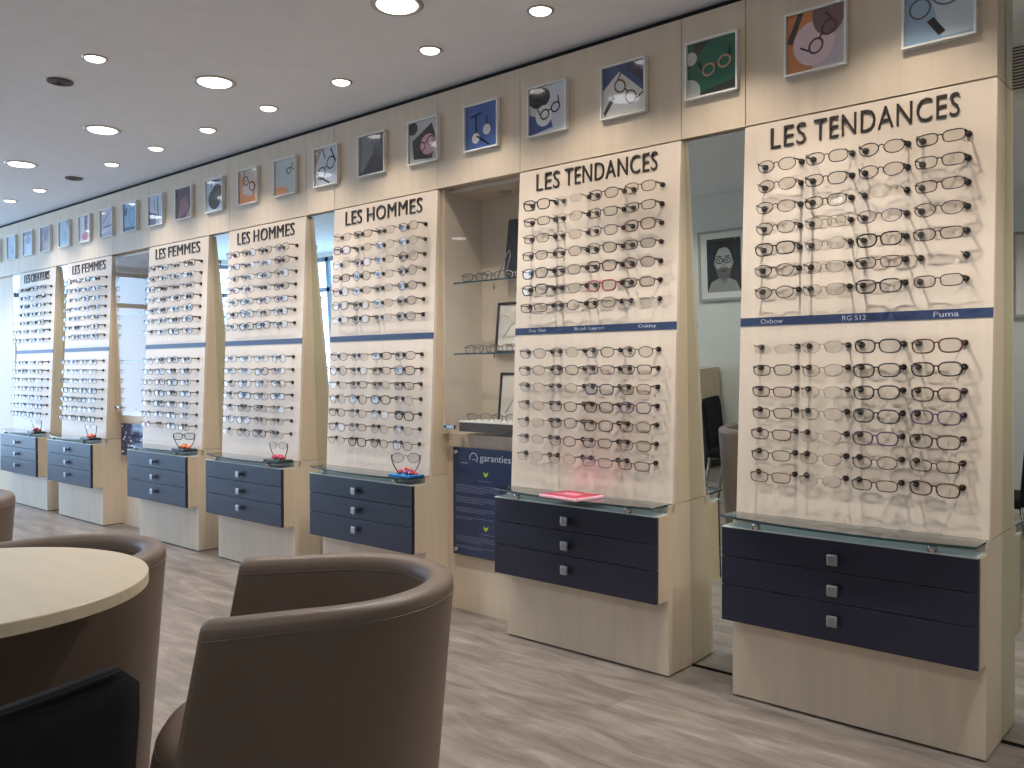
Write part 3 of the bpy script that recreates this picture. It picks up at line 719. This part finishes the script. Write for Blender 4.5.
def picture(i, art, desc):
    bg, sh = art
    half = .1115; xc = -.845-.4062*i; zc = 2.368 if i < 8 else 2.369
    t = empty('framed_picture', (xc, YF-.024, zc))
    tag(t, '%s, %s from the right' % (desc, ['first', 'second', 'third', 'fourth', 'fifth', 'sixth', 'seventh', 'eighth', 'ninth', 'tenth', 'eleventh', 'twelfth', 'thirteenth', 'fourteenth', 'fifteenth', 'sixteenth', 'seventeenth', 'eighteenth', 'nineteenth', 'twentieth', 'twenty-first', 'twenty-second'][i]), 'picture', 'small framed pictures above the cabinets')
    mb = MB(); b_ = .007
    for x0, x1, z0, z1 in ((-half, -half+b_, -half, half), (half-b_, half, -half, half), (-half+b_, half-b_, -half, -half+b_), (-half+b_, half-b_, half-b_, half)): mb.box(x0, x1, 0, .0235, z0, z1, M['white'])
    mb.box(-half+b_, half-b_, .012, .0235, -half+b_, half-b_, M['white']); part('frame', mb, t)
    mb = MB(); s_ = half-b_; lay = [.0115]
    mb.box(-s_, s_, .0112, .0119, -s_, s_, cm(bg, .12))
    def put(poly, col):
        poly = clip(poly)
        if len(poly) < 3: return
        y = lay[0]-.0004; lay[0] = y
        mb.poly([(p[0]*s_, y, p[1]*s_) for p in poly], cm(col, .12))
    def ring(pts, wd, col):
        n = len(pts)
        for k in range(n):
            a, b = pts[k], pts[(k+1) % n]; dx, dy = b[0]-a[0], b[1]-a[1]; L_ = math.hypot(dx, dy) or 1; nx, ny = -dy/L_*wd, dx/L_*wd
            poly = clip([(a[0]+nx, a[1]+ny), (a[0]-nx, a[1]-ny), (b[0]-nx, b[1]-ny), (b[0]+nx, b[1]+ny)])
            if len(poly) >= 3: mb.poly([(p[0]*s_, lay[0]-.0004, p[1]*s_) for p in poly], cm(col, .12))
    for q in sh:
        if q[0] == 'q': put(q[1], q[2])
        elif q[0] == 'e': put(ell(q[1], q[2], q[3], q[4]), q[5])
        elif q[0] == 'r': ring(ell(q[1], q[2], q[3], q[4], 20), .03, q[5]); lay[0] -= .0004
        elif q[0] == 'l':
            for k in range(len(q[1])-1): ring([q[1][k], q[1][k+1]], .04, q[2])
            lay[0] -= .0004
        elif q[0] == 'g':
            _, gx, gy, gs, ang, col = q; gs *= 1.35; a = math.radians(ang); rt = lambda p: (gx+(p[0]*math.cos(a)-p[1]*math.sin(a))*gs, gy+(p[0]*math.sin(a)+p[1]*math.cos(a))*gs)
            for c_ in (-.27, .27): ring([rt(p) for p in ell(c_, 0, .2, .17, 16)], .035, col)
            ring([rt((-.07, .05)), rt((.07, .05))], .03, col)
            for c_ in (-1, 1): ring([rt((c_*.47, .08)), rt((c_*.52, .35))], .03, col)
            lay[0] -= .0004
    part('print', mb, t, fix=False)
    mb = MB(); mb.poly([(-s_, .0072, -s_), (s_, .0072, -s_), (s_, .0072, s_), (-s_, .0072, s_)], M['clearglass']); part('glazing', mb, t)
for i, (a, d) in enumerate(ARTS): picture(i, a, d)

# ------------------------------------------------------------------ ceiling lamps
def area_spot(x, y, z, energy, col, size, angle, blend=.6):
    l = bpy.data.lights.new('lamp', 'SPOT'); l.energy = energy; l.color = col; l.shadow_soft_size = size; l.spot_size = angle; l.spot_blend = blend
    o = bpy.data.objects.new('lamp_light', l); COL.objects.link(o); return o
def downlight(x, y, r, mm, label, energy, col, angle, size, z=ZC):
    t = empty('ceiling_downlight', (x, y, z)); tag(t, label, 'ceiling light', 'recessed ceiling lights')
    mb = MB(); n = 28
    mi = mb.m(M['lampring']); prof = [(r*.80, -.001), (r*.86, -.006), (r*1.0, -.006), (r*1.06, -.001)]
    for k in range(n):
        a = 2*PI*k/n
        for rr, zz in prof: mb.v.append((rr*math.cos(a), rr*math.sin(a), zz))
    for k in range(n):
        j = (k+1) % n
        for q in range(3): mb.face([k*4+q, j*4+q, j*4+q+1, k*4+q+1], mi, True)
    part('ring', mb, t)
    mb = MB(); mi = mb.m(mm); n = 24
    for rr, zz in ((.82, -.004), (.74, -.009), (.55, -.013), (.3, -.015)):
        for k in range(n): a = 2*PI*k/n; mb.v.append((rr*r*math.cos(a), rr*r*math.sin(a), zz))
    for q in range(3):
        for k in range(n): j = (k+1) % n; mb.face([q*n+k, q*n+j, (q+1)*n+j, (q+1)*n+k], mi, True)
    mb.face([3*n+k for k in range(n)], mi, True); part('diffuser', mb, t)
    if energy:
        l = area_spot(x, y, z, energy, col, size, angle); l.parent = t; l.location = (0, 0, -.03); l.name = 'lamp_beam'
WARM = (1, .87, .73); NEUT = (1, .955, .90)
k = 0
for i in range(-4, 10):
    x = -2.205-.6345*i
    if i == 7: continue
    downlight(x, 2.655, .052, M['lamp'], 'small round spotlight in the row nearest the wall, %s from the photo\'s left' % ['tenth'], 24, WARM, math.radians(112), .010)
for i, x in enumerate((-.03, -1.31, -2.585, -3.94, -5.203, -6.473, -7.75, -9.0)):
    downlight(x, 2.245, .098, M['lampbig'], 'large round bright downlight', 78, NEUT, math.radians(112), .018)
downlight(-4.042, 1.714, .052, M['lamp'], 'small spotlight alone near the photo\'s upper left, above a round vent', 18, WARM, math.radians(120), .03)
# unique labels by position
sp = sorted([o for o in S.objects if o.name.startswith('ceiling_downlight')], key=lambda o: o.location.x)
small = [o for o in sp if abs(o.location.y-2.655) < .01]; large = [o for o in sp if abs(o.location.y-2.245) < .01]
for i, o in enumerate(small): o['label'] = 'small round spotlight, number %d from the far left in the row along the picture wall' % (i+1)
for i, o in enumerate(large): o['label'] = 'large bright round downlight, number %d from the far left in its row' % (i+1)
def vent(x, y, r, label):
    mb = MB()
    for rr in (1., .72, .44): mb.tube([(r*rr*math.cos(2*PI*i/24), r*rr*math.sin(2*PI*i/24), -.004) for i in range(24)], .006, M['vent'], 5, True)
    mb.cyl((0, 0, -.003), r, .002, M['vent'], n=24); tag(part('ceiling_vent', mb, loc=(x, y, ZC)), label, 'vent', 'round ceiling vents')
vent(-4.488, 1.735, .055, 'round grey vent in the ceiling, upper left of the photo'); vent(-6.651, 2.662, .055, 'round grey vent between small spotlights, farther left in the ceiling')
# added fill lamps over the seating side, to brighten ceiling and mirror views
for i, (x, y) in enumerate(((-4.3, -.5), (-2.2, -.5), (.2, -.5), (-6.6, -.5))):
    downlight(x, y, .098, M['lampbig'], 'added round fill downlight over the seating side of the room, %s' % ['near the white wall picture', 'above the black chair', 'behind the camera', 'toward the windows'][i], 66, NEUT, math.radians(150), .09)

# ------------------------------------------------------------------ tub chairs
def tub_chair(loc, ang, label):
    """faces local -Y; ang rotates"""
    t = empty('tub_chair', loc, ang); tag(t, label, 'armchair', 'brown tub chairs')
    R_, th, L_ = .305, .066, .200; H_ = .714
    path = []  # centreline from left arm tip round the back to right arm tip
    rc = R_-th/2
    ny = 5
    fl = .022
    for i in range(ny): path.append((-rc-fl*(1-i/ny), -L_+L_*i/ny, -1, 0))
    for i in range(25):
        a = PI-PI*i/24; path.append((rc*math.cos(a), rc*1.08*math.sin(a), math.cos(a), math.sin(a)))
    for i in range(1, ny+1): path.append((rc+fl*i/ny, -L_*i/ny, 1, 0))
    ht = th/2
    prof = [(ht*.90, .05), (ht, .08), (ht, .30), (ht, .55), (ht, H_-.034), (ht*.96, H_-.016), (ht*.72, H_-.004), (ht*.35, H_), (-ht*.35, H_), (-ht*.75, H_-.004), (-ht*.97, H_-.016), (-ht, H_-.034), (-ht, .5), (-ht, .08), (-ht*.9, .05)]
    def sh(p, z):   # back leans: lower parts sit forward, arms taper
        f = (H_-z); z = z*(1-.022*max(0, min(1, (.33-p[1])/(.33+L_)))**1.3)
        return (p[0]*(1-.07*f), p[1]-.085*f-.10*f*max(0, min(1, (.1-p[1])/(.1+L_))), z)
    mb = MB(); mi = mb.m(M['leather']); n = len(prof); tip = 3
    # rounded arm ends: shrink profile slightly at the tips
    PP = []
    e = .012
    first = path[0]; last = path[-1]
    pts = [(first[0], first[1]-e, first[2], first[3], .80)]+[(*p, 1.) for p in path]+[(last[0], last[1]-e, last[2], last[3], .80)]
    for (x, y, nx, ny_, k_) in pts:
        for off, z in prof:
            zz = z if k_ == 1 else min(z, H_-.010)
            mb.v.append(sh((x+nx*off*k_, y+ny_*off*k_), zz))
    m_ = len(pts)
    for i in range(m_-1):
        for j in range(n-1): mb.face([i*n+j, (i+1)*n+j, (i+1)*n+j+1, i*n+j+1], mi, True)
        mb.face([i*n+n-1, (i+1)*n+n-1, (i+1)*n, i*n], mi, True)
    mb.face(list(range(n)), mi, False); mb.face(list(range((m_-1)*n, m_*n))[::-1], mi, False)
    shell = part('shell', mb, t)
    # piping seams along the top rim, outside and inside
    for off, zz in ((ht+.0005, H_-.036), (-ht-.0005, H_-.036)):
        mb = MB(); mb.tube([sh((x+nx*off, y+ny_*off), zz) for x, y, nx, ny_ in path], .0016, M['leather'], 5); part('seam', mb, shell)
    # seat: rounded drum filling the inside and bulging forward
    ri = R_-th-.004; out = []
    for i in range(17): a = PI-PI*i/16; out.append((ri*math.cos(a), ri*math.sin(a)))
    for i in range(1, 5): out.append((ri, -L_*i/4))
    for i in range(1, 16): a = -PI*i/16; out.append((ri*math.cos(a)*1.0, -L_+ri*.42*math.sin(a)))
    for i in range(5): out.append((-ri, -L_+L_*i/5))
    mb = MB(); mi = mb.m(M['leather']); n = len(out)
    lv = [(.90, .06), (.97, .09), (1, .16), (1, .30), (1.0, .345), (.985, .372), (.95, .392), (.85, .406), (.6, .415), (.3, .418)]
    cx_, cy_ = 0, -.08
    for k_, z in lv:
        for p in out:
            q = (cx_+(p[0]-cx_)*k_*.97, cy_+(p[1]-cy_)*k_); mb.v.append(sh(q, z))
    for l in range(len(lv)-1):
        for j in range(n):
            j2 = (j+1) % n; mb.face([l*n+j, l*n+j2, (l+1)*n+j2, (l+1)*n+j], mi, True)
    mb.face(list(range(n))[::-1], mi); mb.face([(len(lv)-1)*n+j for j in range(n)], mi, True)
    st = part('seat', mb, t)
    mb = MB(); mb.tube([sh((cx_+(p[0]-cx_)*.985*.97+0, cy_+(p[1]-cy_)*.99), .370) for p in out], .0018, cm((60, 48, 42), .5), 5, True); part('seam', mb, st)
    for x in (-.2, .2):
        for y in (-.2, .15):
            mb = MB(); mb.cyl((x, y-.09, 0), .018, .075, M['shadowgap'], n=12); part('foot', mb, t)
    return t
c1 = tub_chair((-1.725, 1.243, 0), -.671, 'brown leather tub armchair in the foreground, centre of the photo')
def tub_copy(loc, ang, label):
    c = copy_tree(c1, loc, ang); c['label'] = label; return c
tub_copy((-2.505, .90, 0), -.10, 'brown leather tub armchair partly hidden behind the round table')
tub_copy((-3.93, .995, 0), .35, 'brown leather tub armchair at the left edge, beyond the round table')

# round table
t = empty('round_table', (-2.165, .585, 0)); tag(t, 'round pale wood café table at the left, in front of a tub chair', 'table')
mb = MB(); n = 72; mi = mb.m(M['tabletop']); me_ = mb.m(M['tabletop'])
prof = [(.404, .711), (.410, .712), (.412, .714), (.412, .737), (.411, .739), (.409, .740)]
for k_ in range(n):
    a = 2*PI*k_/n
    for r, z in prof: mb.v.append((r*math.cos(a), r*math.sin(a), z))
for k_ in range(n):
    j = (k_+1) % n
    for q in range(len(prof)-1): mb.face([k_*6+q, j*6+q, j*6+q+1, k_*6+q+1], mi, q in (0, 1, 3, 4))
mb.face([k_*6+5 for k_ in range(n)], mi); mb.face([k_*6 for k_ in range(n)][::-1], mi)
part('tabletop', mb, t)
mb = MB(); mb.cyl((0, 0, .02), .035, .693, M['satin'], n=24); part('pedestal', mb, t)
mb = MB(); mb.cyl((0, 0, 0), .24, .012, M['satin'], n=40, r2=.235); mb.cyl((0, 0, .012), .08, .02, M['satin'], n=32, r2=.04); part('base', mb, t)

# black chairs
def black_chair(loc, ang, label):
    """local: seat faces -Y"""
    t = empty('visitor_chair', loc, ang); tag(t, label, 'chair', 'black fabric chairs')
    mb = MB(); bm = bmesh.new(); 
    # backrest: rounded slab, slightly curved, width .42, z .42 to .82
    nx, nz = 12, 10; w, z0, z1 = .215, .40, .825
    def outline(s_):  # s_ -1..1 , returns top z with rounded corner
        return z1-(.03*max(0, (abs(s_)-.86)/.14)**2)
    g = {}
    for side in (0, 1):
        for i in range(nx+1):
            s_ = -1+2*i/nx
            for j in range(nz+1):
                tt = j/nz; zz = z0+(outline(s_)-z0)*tt
                y = .20+.035*tt-.02*(1-s_*s_)*0+(-.018*(s_*s_))
                dth = .016*(1-.55*max(0, (tt-.9)/.1)**2)*(1-.5*max(0, (abs(s_)-.9)/.1)**2)
                g[side, i, j] = bm.verts.new((s_*w*(1-.04*(1-tt)), y+(dth if side else -dth), zz))
    for side in (0, 1):
        for i in range(nx):
            for j in range(nz):
                q = [g[side, i, j], g[side, i+1, j], g[side, i+1, j+1], g[side, i, j+1]]
                bm.faces.new(q if side == 0 else q[::-1])
    for i in range(nx):
        bm.faces.new([g[0, i, nz], g[0, i+1, nz], g[1, i+1, nz], g[1, i, nz]]); bm.faces.new([g[0, i+1, 0], g[0, i, 0], g[1, i, 0], g[1, i+1, 0]])
    for j in range(nz):
        bm.faces.new([g[0, 0, j+1], g[0, 0, j], g[1, 0, j], g[1, 0, j+1]][::-1]); bm.faces.new([g[0, nx, j], g[0, nx, j+1], g[1, nx, j+1], g[1, nx, j]][::-1])
    mb.bm(bm, M['fabric'], sm=True); bk = part('backrest', mb, t)
    for side, yy in ((0, -.0150), (1, .0150)):
        mb = MB(); P = []
        for i in range(1, nx):
            s_ = -1+2*i/nx; P.append((s_*w*.985, .20+.035-.018*s_*s_+yy*.75, outline(s_)-.003))
        mb.tube(P, .0022, M['fabric'], 5); part('piping', mb, bk)
    mb = MB(); mb.box(-.22, .22, -.24, .19, .40, .45, M['fabric'], .018); part('seat', mb, t)
    for x in (-.19, .19):
        mb = MB(); mb.tube([(x, -.22, .012), (x, -.20, .39), (x, -.17, .396), (x, .15, .396), (x, .18, .39), (x, .24, .012)], .010, M['chrome'], 8); part('leg_frame', mb, t)
    return t
bc = black_chair((-1.288, .268, 0), math.radians(-78), 'black fabric chair with its back to the camera, bottom left corner')
bc2 = copy_tree(bc, (-3.05, .20, 0), PI/2-.2); bc2['label'] = 'black fabric chair seen only in the mirror, across the round table'

# ------------------------------------------------------------------ opposite side, seen in the mirrors
def portrait(x0, x1, z0, z1, label):
    xc, zc = (x0+x1)/2, (z0+z1)/2; w, hh = (x1-x0)/2, (z1-z0)/2
    t = empty('portrait_frame', (xc, YO+.03, zc), PI); tag(t, label, 'picture', 'portraits on the opposite wall')
    mb = MB(); b_ = .022
    for a in ((-w, -w+b_, -hh, hh), (w-b_, w, -hh, hh), (-w+b_, w-b_, -hh, -hh+b_), (-w+b_, w-b_, hh-b_, hh)): mb.box(a[0], a[1], -.002, .029, a[2], a[3], cm((168, 168, 160), .4))
    part('frame', mb, t)
    mb = MB(); mb.box(-w+b_, w-b_, .010, .028, -hh+b_, hh-b_, M['paper']); part('mat_board', mb, t)
    mb = MB(); pw, ph = w*.66, hh*.76; y = [.0095]
    def put(P, col):
        y[0] -= .0005; P = clip(P)
        if len(P) > 2: mb.poly([(p[0]*pw, y[0], p[1]*ph) for p in P], cm(col, .15))
    put([(-1, -1), (1, -1), (1, 1), (-1, 1)], (52, 52, 52)); put([(-1, -1), (-.7, -.62), (-.2, -.45), (.2, -.45), (.75, -.62), (1, -1)], (150, 150, 150))
    put(ell(0, -.42, .26, .3), (128, 128, 128)); put(ell(0, .42, .55, .45), (40, 40, 40)); put(ell(0, .12, .50, .58), (176, 176, 174))
    put(ell(-.50, .08, .07, .12), (150, 150, 148)); put(ell(.50, .08, .07, .12), (150, 150, 148))
    put([(-.5, .30), (-.42, .56), (-.1, .66), (.3, .62), (.5, .34), (.54, .62), (.3, .84), (-.3, .84), (-.54, .62)], (40, 40, 40))
    put([(-.47, -.12), (-.36, -.42), (0, -.56), (.36, -.42), (.47, -.12), (.3, -.14), (.2, -.08), (-.2, -.08), (-.3, -.14)], (104, 104, 104))
    put(ell(0, -.22, .16, .035), (70, 60, 60)); put([(-.05, .16), (.05, .16), (.09, -.04), (-.09, -.04)], (150, 150, 148))
    for s_ in (-1, 1):
        put(ell(s_*.23, .17, .2, .12), (30, 30, 30)); put(ell(s_*.23, .17, .16, .088), (166, 166, 164)); put(ell(s_*.23, .17, .05, .035), (40, 40, 40)); put([(s_*.08, .34), (s_*.38, .36), (s_*.38, .32), (s_*.08, .30)], (60, 60, 60))
    put([(-.07, .20), (.07, .20), (.07, .16), (-.07, .16)], (30, 30, 30))
    part('print', mb, t, fix=False)
    mb = MB(); mb.poly([(-w+b_, .0015, -hh+b_), (w-b_, .0015, -hh+b_), (w-b_, .0015, hh-b_), (-w+b_, .0015, hh-b_)], M['clearglass']); part('glazing', mb, t)
portrait(-4.30, -3.76, 1.60, 2.27, 'black and white portrait in the mirror between the LES TENDANCES cabinets, person wearing glasses')
portrait(-1.62, -1.08, 1.615, 2.283, 'grey framed portrait reflected at the photo\'s right edge, person wearing glasses')
# low maple cabinet with a dark recess
t = empty('low_cupboard', (-4.56, YO+.22, 0)); tag(t, 'maple cupboard with dark stickers seen in the mirror behind the black chair', 'cupboard')
mb = MB(); mb.box(-.5, .45, -.2, .18, .60, .96, M['wood2'], .003); part('upper_box', mb, t)
mb = MB(); mb.box(-.5, .45, -.2, .12, 0, .60, cm((54, 50, 48), .6), .003); part('body', mb, t)
for x, z, r in ((.30, .91, .028), (.33, .86, .022), (.26, .82, .032), (.36, .82, .018)):
    mb = MB(); mb.cyl((x, .18, z), r, .002, cm((60, 48, 44), .5), 'y', 14); part('sticker', mb, t)
# air grille high on the opposite wall
mb = MB(); mb.box(-.35, .35, 0, .02, 0, .2, M['white'], .003)
for i in range(14): mb.box(-.32, .32, .0205, .024, .012+i*.013, .018+i*.013, M['vent'])
tag(part('air_grille', mb, loc=(-.72, 2.122, 2.36)), 'slatted air grille on the ceiling bulkhead, reflected in the tall mirror', 'vent')

# ------------------------------------------------------------------ daylight
W = bpy.data.worlds.new('sky'); S.world = W; W.use_nodes = True
bg = W.node_tree.nodes['Background']; bg.inputs[0].default_value = (.50, .72, 1.0, 1); bg.inputs[1].default_value = 6.8
for nm, loc, rot, sx, sy in (('daylight_portal', (-9.8, YO-.12, 1.42), (math.radians(-90), 0, 0), 3.0, 2.35), ('daylight_portal', (XE-.12, .9, 1.33), (0, math.radians(-90), 0), 2.43, 4.2)):
    l = bpy.data.lights.new(nm, 'AREA'); l.shape = 'RECTANGLE'; l.size = sx; l.size_y = sy; l.cycles.is_portal = True
    o = bpy.data.objects.new(nm, l); COL.objects.link(o); o.location = loc
    d = Vector((0, 1, 0)) if loc[1] < -1 else Vector((1, 0, 0))
    o.rotation_euler = d.to_track_quat('-Z', 'Z').to_euler()
    if loc[1] >= -1: l.size, l.size_y = 4.2, 2.43

# ------------------------------------------------------------------ colour
vs = S.view_settings; vs.view_transform = 'Standard'; vs.look = 'None'; vs.exposure = -.24; vs.gamma = 1; vs.use_curve_mapping = False
S.display_settings.display_device = 'sRGB'
S.cycles.max_bounces = 10; S.cycles.transparent_max_bounces = 24; S.cycles.diffuse_bounces = 4; S.cycles.glossy_bounces = 5
S.cycles.use_denoising = True; S.cycles.sample_clamp_indirect = 6
